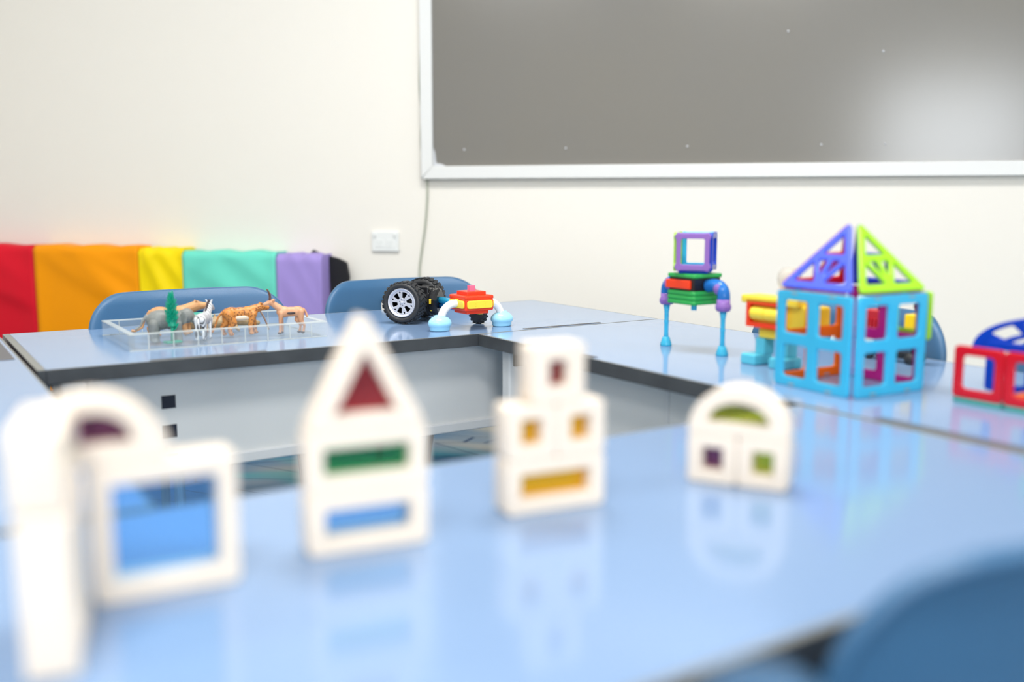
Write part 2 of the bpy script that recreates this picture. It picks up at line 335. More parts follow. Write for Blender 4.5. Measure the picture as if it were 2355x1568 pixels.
# ------------------------------------------------------------------ power outlet
t = thing('power_outlet', 'white double power outlet with two switches on the cream wall', 'outlet', (-1.357, YB, 0.60))
ow, oh = 0.108, 0.074
plate('plate', rrect(0, oh / 2, ow, oh, 0.005), [], 0.012, 'white', t, Matrix.Translation((0, -0.006, 0)) @ UP, 0.002)
for sx in (-1, 1):
    sw = box('switch', (sx * 0.040, -0.0135, 0.058), (0.012, 0.006, 0.016), 'white', t, 0.0015, rx=0.2)
    so = box('socket', (sx * 0.021, -0.0125, 0.030), (0.032, 0.002, 0.030), 'white', t, 0.0008)
    for dx, dz, ang in ((-0.006, 0.004, 0.5), (0.006, 0.004, -0.5), (0, -0.007, 0)):
        bm = bmesh.new(); add_box(bm, (sx * 0.021 + dx, -0.0136, 0.030 + dz), (0.002, 0.0006, 0.0075), ry=ang); bobj('slot', bm, 'sock', so)

# ------------------------------------------------------------------ rainbow vinyl mat standing against the wall
t = thing('rainbow_mat', 'tall vinyl mat in red, orange, yellow, teal and purple panels leaning along the wall', 'mat', (0, 0, 0))
def vinyl(name, x0, x1, y0, y1, z0, z1, th, m, seed, amp=0.010):
    rnd = random.Random(seed); nx, nz = 26, 34; bm = bmesh.new()
    folds = [(rnd.uniform(0, 1), rnd.uniform(0.7, 1.0), rnd.choice((-1, 1, 1)) * rnd.uniform(1.2, 2.8) * -1, rnd.uniform(0.10, 0.20), rnd.uniform(0.6, 1.0)) for _ in range(4)]
    g = {}
    for i in range(nx + 1):
        for j in range(nz + 1):
            u, v = i / nx, j / nz
            x = x0 + (x1 - x0) * u; y = y0 + (y1 - y0) * u; z = z0 + (z1 - z0) * v
            e = min(1, u * 8, (1 - u) * 8)
            d = 0
            for fu, fv, sl, wd, am in folds: d += am * math.exp(-(((u - fu) - sl * (v - fv)) / wd) ** 2)
            y -= amp * d * e - amp * 0.9 * e
            if v > 0.97: y += th * 0.16 * ((v - 0.97) / 0.03) ** 2; z += 0.004 * math.sin(u * 17 + seed) * e
            g[i, j] = bm.verts.new((x, y, z))
    for i in range(nx):
        for j in range(nz): bm.faces.new((g[i, j], g[i + 1, j], g[i + 1, j + 1], g[i, j + 1]))
    bd = [e for e in bm.edges if e.is_boundary]
    r = bmesh.ops.extrude_edge_only(bm, edges=bd)
    for v in r['geom']:
        if isinstance(v, bmesh.types.BMVert): v.co.y = y0 + (y1 - y0) * ((v.co.x - x0) / (x1 - x0)) + th
    bmesh.ops.holes_fill(bm, edges=[e for e in bm.edges if e.is_boundary])
    return bobj(name, bm, m, t, smooth=False)
for nm, x0, x1, y0, y1, z1, m, sd in [('panel', -3.46, -2.842, 3.36, 3.37, 0.612, 'm_red', 3), ('panel', -2.839, -2.352, 3.37, 3.36, 0.613, 'm_orange', 11),
                                      ('panel', -2.349, -2.165, 3.36, 3.375, 0.606, 'm_yellow', 5), ('panel', -2.162, -1.765, 3.37, 3.37, 0.597, 'm_teal', 8), ('panel', -1.762, -1.572, 3.37, 3.36, 0.590, 'm_purple', 2)]:
    o = vinyl(nm, x0, x1, y0, y1, 0.01, z1, 0.095, m, sd, 0.004 if m == 'm_purple' else 0.011)
    for p in o.data.polygons: p.use_smooth = abs(p.normal.y) > 0.5
plate('strap', rpoly([(0, 0.1), (0.05, 0.1), (0.055, 0.44), (0.072, 0.50), (0.062, 0.557), (0.03, 0.572), (-0.01, 0.582)], 0.006), [], 0.02, 'm_black', t, Matrix.Translation((-1.565, 3.44, 0)) @ UP, 0.003)
box('handle', (-1.63, 3.44, 0.583), (0.04, 0.02, 0.03), 'm_black', t, 0.006, ry=0.5)

# ------------------------------------------------------------------ tables
def table(label, a0, a1, b0, b1, bands, panel, strips, legs=True):
    ca, cb_ = (a0 + a1) / 2, (b0 + b1) / 2
    t = thing('classroom_table', label, 'table', T(ca, cb_, 0), AT, 'blue classroom tables pushed into a square')
    la, lb = a1 - a0, b1 - b0; th = 0.026
    wl, wr, wn, wf = bands                      # edge strip widths: -a, +a, near (+b), far (-b)
    # local x = a, local y = -b
    x0, x1 = -la / 2, la / 2; y0, y1 = -lb / 2, lb / 2
    box('tabletop', ((x0 + wl + x1 - wr) / 2, (y0 + wn + y1 - wf) / 2, TZ - th / 2), (la - wl - wr, lb - wn - wf, th), 'top', t)
    e = 0.0004
    def strip(nm, xa, xb, ya, yb):
        o = box(nm, ((xa + xb) / 2, (ya + yb) / 2, TZ - th / 2), (xb - xa, yb - ya, th + e), 'band', t, 0.0012)
        o.data.materials.append(M['bandtop'])
        for p in o.data.polygons:
            if p.normal.z > 0.9: p.material_index = 1
    strip('edge_band', x0, x0 + wl, y0, y1); strip('edge_band', x1 - wr, x1, y0, y1)
    strip('edge_band', x0 + wl, x1 - wr, y0, y0 + wn); strip('edge_band', x0 + wl, x1 - wr, y1 - wf, y1)
    for (sa0, sa1, sb0, sb1) in strips:
        box('slot_strip', ((sa0 + sa1) / 2 - ca, -((sb0 + sb1) / 2 - cb_), TZ - 0.0045), (sa1 - sa0, sb1 - sb0, 0.011), 'slot', t, 0.0005)
    axis, pos, p0, p1, z0, z1 = panel           # modesty panel: runs along axis at pos
    if axis == 'a':
        pn = box('modesty_panel', ((p0 + p1) / 2 - ca, -(pos - cb_), (z0 + z1) / 2), (p1 - p0, 0.012, z1 - z0), 'panel', t, 0.001)
        box('bottom_rail', ((p0 + p1) / 2 - ca, -(pos - cb_) - 0.003, z0 - 0.007), (p1 - p0, 0.02, 0.022), 'rail', t, 0.003)
    else:
        pn = box('modesty_panel', (pos - ca, -((p0 + p1) / 2 - cb_), (z0 + z1) / 2), (0.012, p1 - p0, z1 - z0), 'panel', t, 0.001)
        box('bottom_rail', (pos - ca - 0.003, -((p0 + p1) / 2 - cb_), z0 - 0.007), (0.02, p1 - p0, 0.022), 'rail', t, 0.003)
    for ix in (-1, 1):
        for iy in (-1, 1):
            lx, ly = ix * (la / 2 - 0.06), iy * (lb / 2 - 0.045)
            box('leg', (lx, ly, (TZ - th) / 2), (0.04, 0.03, TZ - th - 0.002), 'leg', t, 0.004)
    for ix in (-1, 1):
        if la > lb: box('bracket', (ix * (la / 2 - 0.06), 0, TZ - th - 0.021), (0.03, lb - 0.12, 0.04), 'under', t, 0.002)
        else: box('bracket', (0, ix * (lb / 2 - 0.05), TZ - th - 0.021), (la - 0.10, 0.03, 0.04), 'under', t, 0.002)
    return t, ca, cb_, pn
tb, ca, cb_, pn = table('blue table at the back carrying the tray of animals and the toy buggy', -0.865, 0.515, -0.553, -0.0015, (0.014, 0.003, 0.004, 0.003),
      ('a', -0.10, -0.83, 0.44, 0.285, 0.472), [(0.13, 0.345, -0.023, -0.012), (-0.68, -0.466, -0.016, -0.004)])
for i, z in enumerate((0.405, 0.348, 0.292)):
    box('cable_hole', (-0.632 - ca, -(-0.10 - cb_) - 0.0055, z), (0.026, 0.004, 0.025), 'hole', pn)
tb, ca, cb_, pn = table('blue table on the right carrying the tile house and the purple-headed toy', 0.0, 0.515, 0.0015, 1.39, (0.005, 0.003, 0.003, 0.002),
      ('b', 0.10, 0.06, 1.33, 0.29, 0.472), [(0.004, 0.020, 0.18, 0.395), (0.004, 0.022, 1.0, 1.34)])
box('panel_joint', (0.10 - ca - 0.007, -(0.503 - cb_), 0.38), (0.003, 0.012, 0.17), 'rail', pn)
table('blue table in the foreground carrying the wooden window blocks', -1.385, -0.0035, 0.885, 1.39, (0.004, 0.008, 0.008, 0.004), ('a', 0.985, -1.33, -0.06, 0.29, 0.472), [])
table('blue table at the left picture edge with a grey flap on its top', -1.385, -0.872, -0.5, 0.878, (0.004, 0.004, 0.010, 0.004), ('b', -0.97, -0.44, 0.82, 0.29, 0.472), [(-0.97, -0.882, -0.44, -0.155)])

# ------------------------------------------------------------------ chairs
def chair_meshes():
    bm = bmesh.new(); hw, r, zt, zb = 0.232, 0.085, 0.771, 0.50
    zs = [zb, zb + 0.02, 0.55, 0.60, 0.64, 0.668, 0.682, 0.694, 0.706, 0.718, 0.73, 0.742, 0.753, 0.761, 0.767, 0.7697, zt]
    xs = [-1, -.88, -.74, -.6, -.45, -.36, -.25, -.09, .09, .25, .36, .45, .6, .74, .88, 1]
    g = {}
    for j, z in enumerate(zs):
        w = hw
        if z > zt - r: w = hw - r + math.sqrt(max(0, r * r - (z - zt + r) ** 2))
        if z < zb + 0.05: w = hw - 0.05 + math.sqrt(max(0, 0.05 ** 2 - (zb + 0.05 - z) ** 2))
        for i, x in enumerate(xs):
            X = x * w; y = 0.055 * (X / hw) ** 2 * -1 + (zt - z) * -0.16
            if z > 0.755: y += (z - 0.755) * 0.5
            g[i, j] = bm.verts.new((X, y, z - 0.2))
    for j in range(len(zs) - 1):
        for i in range(len(xs) - 1):
            if 6 <= i <= 8 and 6 <= j <= 8: continue       # hand hole
            bm.faces.new((g[i, j], g[i + 1, j], g[i + 1, j + 1], g[i, j + 1]))
    for v in list(bm.verts):
        if not v.link_faces: bm.verts.remove(v)
    rim = [e for e in bm.edges if e.is_boundary and not (abs(e.verts[0].co.x) < 0.1 and 0.42 < e.verts[0].co.z < 0.55)]
    for e in bmesh.ops.extrude_edge_only(bm, edges=rim)['geom']:        # rolled lip towards the back
        if isinstance(e, bmesh.types.BMVert): e.co.y += 0.015
    back = bpy.data.meshes.new('backrest'); bm.to_mesh(back); bm.free()
    bm = bmesh.new(); g = {}
    for j in range(13):
        v = j / 12
        for i in range(13):
            u = -1 + 2 * i / 12; w = 0.215 - 0.035 * (abs(2 * v - 1) ** 6)
            y = -0.055 - 0.40 * v
            z = 0.285 - 0.018 * (1 - u * u) * math.sin(PI * v) - 0.03 * max(0, v - 0.8) * 5 * 0.8
            g[i, j] = bm.verts.new((u * w, y, z))
    for j in range(12):
        for i in range(12): bm.faces.new((g[i, j], g[i, j + 1], g[i + 1, j + 1], g[i + 1, j]))
    seat = bpy.data.meshes.new('seat'); bm.to_mesh(seat); bm.free()
    out = {'backrest': back, 'seat': seat}
    for s, k in ((-1, 'l'), (1, 'r')):
        bm = bmesh.new(); add_tube(bm, smooth_path([(s * 0.13, -0.03, 0.46), (s * 0.12, -0.05, 0.34), (s * 0.10, -0.07, 0.27), (s * 0.078, -0.03, 0.14), (s * 0.072, 0.0, 0.006)], 4), 0.011, 10)
        me = bpy.data.meshes.new('leg'); bm.to_mesh(me); bm.free(); out['back_leg' + k] = me
        bm = bmesh.new(); add_tube(bm, smooth_path([(s * 0.13, -0.10, 0.27), (s * 0.13, -0.33, 0.262), (s * 0.135, -0.37, 0.22), (s * 0.14, -0.39, 0.006)], 4), 0.011, 10)
        me = bpy.data.meshes.new('leg'); bm.to_mesh(me); bm.free(); out['front_leg' + k] = me
    for k, me in out.items():
        me.materials.append(M['chair' if k in ('backrest', 'seat') else 'chrome'])
        for p in me.polygons: p.use_smooth = True
    return out
CH = chair_meshes()
def chair(label, a, b, yaw, dz=0.0):            # local -y is the way the sitter faces
    t = thing('plastic_chair', label, 'chair', T(a, b, 0), AT + yaw, 'blue plastic chairs around the tables')
    for k, me in CH.items():
        o = bpy.data.objects.new('leg' if 'leg' in k else k, me); link(o, t)
        if k in ('backrest', 'seat'):
            s = o.modifiers.new('solid', 'SOLIDIFY'); s.thickness = 0.010; s.offset = 0
            d = o.modifiers.new('sub', 'SUBSURF'); d.levels = 2; d.render_levels = 2
    return t
chair('blue plastic chair behind the tray of toy animals', -0.462, -0.60, R(1.5))
chair('blue plastic chair with a hand hole behind the big toy wheel', 0.118, -0.625, R(-2))
chair('blue plastic chair behind the cyan tile house', 0.60, 0.515, R(-90))
chair('blue plastic chair behind the red and blue tiles at the right picture edge', 0.61, 1.09, R(-92))
chair('very large blurred blue chair filling the bottom right corner', -0.375, 1.49, R(180))
cc = chair('blurred blue chair of which only a corner peeks over the bottom picture edge', 0, 0, 0)   # pulled out and turned sideways
w = cam_to_world(0.100, 0.247); cc.location = (w[0], w[1], 0); cc.rotation_euler = (0, 0, R(-103) + PHI)

# ------------------------------------------------------------------ wooden window blocks
def wood_block(label, px, py, ang, z, outer, windows, th=0.030, pn=None):
    w = cam_to_world(px, py)
    t = thing('window_block', label, 'toy block', (w[0], w[1], TZ + z), ang + PHI, 'wooden blocks with coloured panes')
    plate('frame', outer, [h for h, _ in windows], th, 'wood', t, Matrix.Translation((0, th / 2, 0)) @ UP, 0.0014)
    for h, m in windows:
        c = Vector((sum(p[0] for p in h) / len(h), sum(p[1] for p in h) / len(h)))
        big = [tuple(c + (Vector(p) - c) * 1.0 + (Vector(p) - c).normalized() * 0.001) for p in h]
        plate('pane', big, [], 0.003, m, t, Matrix.Translation((0, th * 0.5, 0)) @ UP)
    return t
SQ5 = lambda: rrect(0.025, 0.025, 0.0496, 0.05, 0.005)
RC = lambda: rrect(0.05, 0.025, 0.10, 0.05, 0.005)
SQ10 = lambda: rrect(0.05, 0.05, 0.10, 0.10, 0.006)
W5 = lambda: rrect(0.025, 0.025, 0.0215, 0.024, 0.001)
WR = lambda: rrect(0.05, 0.025, 0.072, 0.0235, 0.001)
def arch_pts(r=0.05, n=24): return rpoly([(0, 0.0)] + [(0.05 - r * math.cos(PI * k / n), 0.004 + (r - 0.004) * math.sin(PI * k / n)) for k in range(n + 1)] + [(0.1, 0)], 0.0015, 2)
def arch_win(w=0.062, h=0.021, z=0.0125, n=16): return [(0.05 - w / 2 * math.cos(PI * k / n), z + h * math.sin(PI * k / n)) for k in range(n + 1)]
G = 0.0003
# corner of two walls on the left
an = R(28.5)
wood_block('square wooden block with a large blue pane at the left', -0.290, 0.648, an, 0, SQ10(), [(rrect(0.05, 0.05, 0.073, 0.070, 0.002), 'p_blue')])
wood_block('half-round wooden block with a purple pane on top of the blue-paned block', -0.290 - 0.046 * math.cos(an), 0.648 - 0.046 * math.sin(an), an, 0.1 + G, arch_pts(), [(arch_win(0.052, 0.023, 0.014), 'p_purple')])
def edge_block(label, z, outer, wins, px=-0.285, py=0.548, ang=R(101)):
    return wood_block(label, px, py, ang, z, outer, wins)
edge_block('square wooden block seen edge-on at the bottom left corner', 0, SQ10(), [(rrect(0.05, 0.05, 0.073, 0.070, 0.002), 'p_blue')], -0.2565, 0.546, R(110))
edge_block('oblong wooden block seen edge-on, topmost of the left stack', 0.1 + G, rrect(0.047, 0.025, 0.094, 0.05, 0.005), [(rrect(0.047, 0.025, 0.066, 0.0185, 0.001), 'p_green')], -0.2585, 0.546, R(110))
# house with a pointed roof
an = R(24)
hx, hy = -0.161, 0.742
wood_block('oblong wooden block with a blue pane at the foot of the pointed house', hx, hy, an, 0, RC(), [(WR(), 'p_blue')])
wood_block('oblong wooden block with a green pane under the triangle', hx, hy, an, 0.05 + G, RC(), [(WR(), 'p_green')])
wood_block('triangular wooden block with a dark red pane topping the pointed house', hx, hy, an, 0.1 + 2 * G, rpoly([(0, 0), (0.1, 0), (0.05, 0.094)], 0.0045), [([(0.0225, 0.0125), (0.0775, 0.0125), (0.05, 0.064)], 'p_red')])
# robot face
an = R(25); rx_, ry_ = -0.004, 0.845
def along(x, y, an, d): return (x + d * math.cos(an), y + d * math.sin(an))
wood_block('oblong wooden block with an orange pane, mouth of the block face', rx_, ry_, an, 0, RC(), [(WR(), 'p_orange')])
for lab, d in (('small wooden block with an orange pane, left eye of the block face', 0.0), ('small wooden block with an orange pane, right eye of the block face', 0.0502)):
    x, y = along(rx_, ry_, an, d)
    wood_block(lab, x, y, an, 0.05 + G, SQ5(), [(W5(), 'p_orange')])
x, y = along(rx_, ry_, an, 0.0245)
wood_block('small wooden block with a dark red pane on top of the block face', x, y, an, 0.1 + 2 * G, rrect(0.027, 0.027, 0.054, 0.054, 0.005), [(rrect(0.027, 0.027, 0.019, 0.024, 0.001), 'p_red')])
# low house with a round top
an = R(-26); ax_, ay_ = 0.178, 0.964
for lab, d, m in (('small wooden block with a purple pane under the round-topped block', 0.0, 'p_purple'), ('small wooden block with a yellow-green pane under the round-topped block', 0.0502, 'p_lime')):
    x, y = along(ax_, ay_, an, d); wood_block(lab, x, y, an, 0, SQ5(), [(W5(), m)])
wood_block('half-round wooden block with a yellow-green pane topping the low house', ax_, ay_, an, 0.05 + G, arch_pts(), [(arch_win(), 'p_lime')])

# ------------------------------------------------------------------ magnetic tile house
def onface(x, y, z, ang): return Matrix.Translation((x, y, z)) @ Matrix.Rotation(ang, 4, 'Z') @ UP
w = cam_to_world(0.489, 1.379)
dl = math.atan2(1.509 - 1.379, 0.416 - 0.489)                     # direction of the left face, away from the near corner
dr = dl - PI / 2
t = thing('magnetic_tile_house', 'house of cyan magnetic tiles with a violet and lime pyramid roof', 'toy house', (w[0], w[1], TZ), dr + PHI)
TL = 0.148; TT = 0.0065
def big_tile(nm, m, mx):
    o = plate(nm, rrect(TL / 2, TL / 2, TL - 0.001, TL, 0.007), [rrect(TL * (0.25 + 0.5 * i) + (0.003 if i == 0 else -0.003), TL * (0.25 + 0.5 * j) + (0.003 if j == 0 else -0.003), 0.048, 0.050, 0.006) for i in (0, 1) for j in (0, 1)], TT, m, t, mx, 0.0015)
    for q in (0.25, 0.75):
        for zz in (0.004, TL - 0.004):
            c = mx @ Vector((TL * q, zz, 0)); bm = bmesh.new(); d = (mx.to_3x3() @ Vector((1, 0, 0))).normalized() * 0.006
            add_cone(bm, c - d, c + d, 0.0036, 0.0036, 10); bobj('magnet', bm, 'magnet', o)
    return o
# local frame: x along the right face, y along the left face (away)
big_tile('wall_tile', 'cyan' if 0 else 't_cyan', onface(0.004, 0.0, 0, 0))
big_tile('wall_tile', 't_cyan', onface(0.0, 0.004, 0, PI / 2))
big_tile('wall_tile', 't_orange', onface(0.004, TL + 0.008, 0, 0))
big_tile('wall_tile', 't_magenta', onface(TL + 0.008, 0.004, 0, PI / 2))
lean = math.atan2(TL / 2, 0.102); sl = math.hypot(TL / 2, 0.102)
def roof_tile(m, base, ang):
    mx = Matrix.Translation(base) @ Matrix.Rotation(ang, 4, 'Z') @ Matrix.Rotation(-lean, 4, 'X') @ UP
    A, B, Cc = Vector((0, 0)), Vector((TL, 0)), Vector((TL / 2, sl))
    def sub(p, q, r, k):
        c = (p + q + r) / 3; return rpoly([tuple(c + (v - c) * k) for v in (p, q, r)], 0.0025, 3)
    ab, bc, ca_ = (A + B) / 2, (B + Cc) / 2, (Cc + A) / 2
    ins = (A + B + Cc) / 3
    A2, B2, C2 = [ins + (v - ins) * 0.80 for v in (A, B, Cc)]
    ab, bc, ca_ = (A2 + B2) / 2, (B2 + C2) / 2, (C2 + A2) / 2
    m2 = (ca_ + bc) / 2
    holes = [sub(A2, ab, ca_, 0.74), sub(ab, B2, bc, 0.74), sub(ca_, bc, C2, 0.74), sub(ca_, ab, m2, 0.62), sub(ab, bc, m2, 0.62)]
    plate('roof_tile', rpoly([(0.003, 0), (TL - 0.003, 0), (TL / 2, sl - 0.004)], 0.006), holes, TT, m, t, mx, 0.0015)
zr = TL + 0.004; o4 = 0.004
roof_tile('t_lime', (o4, 0.0, zr), 0)
roof_tile('t_blue', (TL + 2 * o4, o4, zr), PI / 2)
roof_tile('t_red', (TL + o4, TL + 2 * o4, zr), PI)
roof_tile('t_violet', (0.0, TL + o4, zr), -PI / 2)
plate('side_tile', rrect(0.037, 0.037, 0.074, 0.074, 0.006), [rrect(0.037, 0.037, 0.046, 0.046, 0.005)], TT, 't_lime', t, onface(TL + 0.019, 0.002, 0.074, PI / 2), 0.0015)

# ------------------------------------------------------------------ red and blue tile structure at the right edge
t = thing('magnetic_tile_bridge', 'red, blue and green magnetic tiles forming a low bridge at the right picture edge', 'toy bridge', T(0.205, 0.981), AT - PI / 2)
# local x = +b, local y = +a
def small_tile(nm, m, mx, s=0.074): return plate(nm, rrect(s / 2, s / 2, s - 0.0008, s, 0.007), [rrect(s / 2, s / 2, s - 0.026, s - 0.026, 0.007)], TT, m, t, mx, 0.0015)
for k in range(3):
    small_tile('side_tile', 't_red', onface(0.001 + 0.075 * k, 0.0, 0.007, 0))
    small_tile('side_tile', 't_blue', onface(0.001 + 0.075 * k - 0.003, 0.083, 0.007, 0))
    small_tile('base_tile', 't_teal', Matrix.Translation((0.001 + 0.075 * k, -0.004, TT / 2)))
Ro, Ri = 0.14, 0.092
arc = lambda r, a: (0.110 - r * math.cos(a), r * math.sin(a) * (0.057 / 0.14 if r > 0.12 else 0.31))
angs = [PI * k / 26 for k in range(27)]
outer = [arc(Ro, a) for a in angs] + [arc(Ri, a) for a in reversed(angs)]
holes = []
for c0 in (0.50, 1.05, 1.62, 2.17):
    aa = [c0 + 0.40 * j / 6 for j in range(7)]
    mixp = lambda f, a: tuple(Vector(arc(Ro, a)) * (1 - f) + Vector(arc(Ri, a)) * f)
    holes.append(rpoly([mixp(0.25, a) for a in aa] + [mixp(0.75, a) for a in reversed(aa)], 0.003, 2))
plate('arch_tile', outer, holes, TT, 't_blue', t, onface(0, 0.092, 0.066, 0), 0.0015)
small_tile('inner_tile', 't_green', onface(0.083, 0.045, 0.052, 0)); small_tile('inner_tile', 't_orange', Matrix.Translation((0.08, 0.01, 0.018)), 0.065)

# ------------------------------------------------------------------ purple-headed magnetic walker
t = thing('magnetic_walker', 'magnetic construction walker with a purple frame head on two thin cyan legs', 'toy robot', T(0.2235, 0.428), AT)
s = 0.074
for k in range(3): plate('green_plate', rrect(0, 0, s, s, 0.006), [], 0.0082, 't_green', t, Matrix.Translation((0, 0, 0.0955 + 0.0088 * k)), 0.0018)
box('core', (0, 0, 0.129), (s - 0.006, s - 0.006, 0.025), 'black', t, 0.002)
box('red_bar', (-s / 2 + 0.003, 0.006, 0.129), (0.010, s - 0.008, 0.0165), 'red', t, 0.002)
plate('green_plate', rrect(0, 0, s, s, 0.006), [], 0.0075, 't_green', t, Matrix.Translation((0, 0, 0.1455)), 0.0018)
plate('blue_plate', rrect(0, 0, 0.056, 0.056, 0.006), [], 0.006, 't_blue', t, Matrix.Translation((0, 0, 0.1525)) @ Matrix.Rotation(R(-52), 4, 'Z'), 0.0015)
cyl('stub', (0, 0, 0.078), (0, 0, 0.0915), 0.0056, 't_cyan', t)
for sg in (-1, 1):
    y = sg * 0.0385
    jn = tube('elbow', smooth_path([(0, sg * 0.036, 0.127), (0, sg * 0.054, 0.129), (0, sg * 0.069, 0.126), (0, sg * 0.077, 0.114), (0, sg * 0.077, 0.090)], 5), 0.0118, 't_azure', t, 16)
    ball('joint_cap', (0, sg * 0.068, 0.124), 0.0135, 't_purple', jn)
    lathe('collar', [(0.0, 0.082), (0.012, 0.083), (0.0145, 0.088), (0.0145, 0.094), (0.0125, 0.097), (0.0125, 0.105), (0.0, 0.106)], 't_purple', jn, (0, sg * 0.077, 0), 20)
    lg = lathe('leg', [(0.0, 0.010), (0.0048, 0.012), (0.0044, 0.028), (0.0044, 0.045), (0.0052, 0.048), (0.0044, 0.051), (0.0046, 0.068), (0.0075, 0.086), (0.0, 0.087)], 't_cyan', t, (0, sg * 0.077, 0), 16)
    lathe('foot', [(0.0, 0.0), (0.0112, 0.0), (0.0115, 0.004), (0.0088, 0.012), (0.0070, 0.018), (0.0, 0.019)], 't_cyan', lg, (0, sg * 0.077, 0), 8)
hd = Matrix.Rotation(R(-52), 4, 'Z')
def head_tile(m, ang):
    hs, hh_ = 0.066, 0.070
    out = [(-0.001, 0.006), (0.004, -0.002), (0.012, 0.0), (hs - 0.012, 0.0), (hs - 0.004, -0.002), (hs + 0.001, 0.006), (hs - 0.002, 0.014), (hs - 0.002, hh_ - 0.014), (hs + 0.001, hh_ - 0.006), (hs - 0.004, hh_ + 0.001), (hs - 0.012, hh_), (0.012, hh_), (0.004, hh_ + 0.001), (-0.001, hh_ - 0.006), (0.002, hh_ - 0.014), (0.002, 0.014)]
    mx = hd @ Matrix.Rotation(ang, 4, 'Z') @ Matrix.Translation((-hs / 2, -hs / 2, 0.1555)) @ UP
    plate('head_tile', rpoly(out, 0.003, 3), [rrect(hs / 2, hh_ / 2, hs - 0.022, hh_ - 0.022, 0.004)], 0.0065, m, t, mx, 0.0015)
for m, a in (('t_purple', 0), ('t_blue', PI / 2), ('t_cyan', PI), ('t_lime', -PI / 2)): head_tile(m, a)

# ------------------------------------------------------------------ yellow and red block figure behind the house
t = thing('block_figure', 'yellow and red block figure with cyan feet and a clear dome head', 'toy figure', T(0.225, 0.635), AT)
# local x = a, local y = -b
for y in (0.035, -0.03):
    f = box('foot', (-0.012, y, 0.0095), (0.045, 0.034, 0.019), 'cyanp', t, 0.003)
    box('toe', (-0.012, y + 0.018, 0.007), (0.030, 0.014, 0.014), 'cyanp', f, 0.003)
    box('ankle', (0, y * 0.8, 0.032), (0.026, 0.022, 0.030), 'cyanp', t, 0.003)
box('hips', (0, 0, 0.056), (0.030, 0.062, 0.018), 'yellow', t, 0.004)
plate('chest_frame', rrect(0, 0, 0.082, 0.047, 0.002), [rrect(0, 0, 0.066, 0.031, 0.002)], 0.012, 'red', t, Matrix.Translation((-0.020, 0.009, 0.090)) @ Matrix.Rotation(-PI / 2, 4, 'Z') @ UP)
bm = bmesh.new()
for yy in (-1, 1): add_cone(bm, (-0.016, 0.009, 0.090), (-0.016, 0.041 if yy > 0 else -0.023, 0.090), 0.013, 0.013, 16)
bobj('chest_barrel', bm, 'yellow', t, 0.002)
box('torso', (0.000, -0.012, 0.088), (0.030, 0.116, 0.042), 'yellow', t, 0.003)
box('shoulders', (-0.004, 0.0, 0.114), (0.044, 0.128, 0.014), 'yellow', t, 0.003)
cyl('neck', (0, -0.022, 0.120), (0, -0.022, 0.137), 0.012, 'deepyellow', t)
lathe('dome_head', [(0.014, 0.136), (0.019, 0.142), (0.021, 0.152), (0.019, 0.163), (0.012, 0.170), (0.0, 0.172)], 'dome', t, (0, -0.022, 0), 20)
box('side_arm', (0.006, -0.082, 0.092), (0.030, 0.026, 0.036), 'deepyellow', t, 0.004)

# ------------------------------------------------------------------ red and yellow block truck far behind the house
t = thing('block_truck', 'red ribbed block and yellow block with black pegs, glimpsed through the tile house', 'toy truck', T(0.44, 0.715), AT)
box('chassis', (0, -0.0, 0.014), (0.026, 0.112, 0.012), 'black', t, 0.002)
for yy in (-0.042, 0.042):
    for xx in (-0.015, 0.015): lathe('wheel', [(0, -0.004), (0.009, -0.004), (0.0095, 0.0), (0.009, 0.004), (0, 0.004)], 'tyre', t, (xx, yy, 0.0097), 16, Matrix.Rotation(PI / 2, 4, 'Y'))
cyl('post', (0, 0.034, 0.019), (0, 0.034, 0.056), 0.008, 'black', t); cyl('post', (0, -0.043, 0.019), (0, -0.043, 0.056), 0.008, 'black', t)
rb = box('red_block', (0, 0.034, 0.072), (0.036, 0.050, 0.034), 'darkred', t, 0.002)
for k in range(6): box('rib_or_highlight', (-0.0185, 0.013 + 0.0084 * k, 0.065), (0.004, 0.004, 0.018), 'darkred', rb)
box('yellow_block', (0, -0.043, 0.070), (0.034, 0.030, 0.036), 'deepyellow', t, 0.002)
lathe('peg', [(0.0, 0.088), (0.003, 0.088), (0.008, 0.100), (0.008, 0.106), (0, 0.107)], 'black', t, (0, -0.043, 0), 14)
lathe('peg', [(0.004, 0.089), (0.005, 0.099), (0, 0.1)], 'black', t, (0, 0.034, 0), 14)

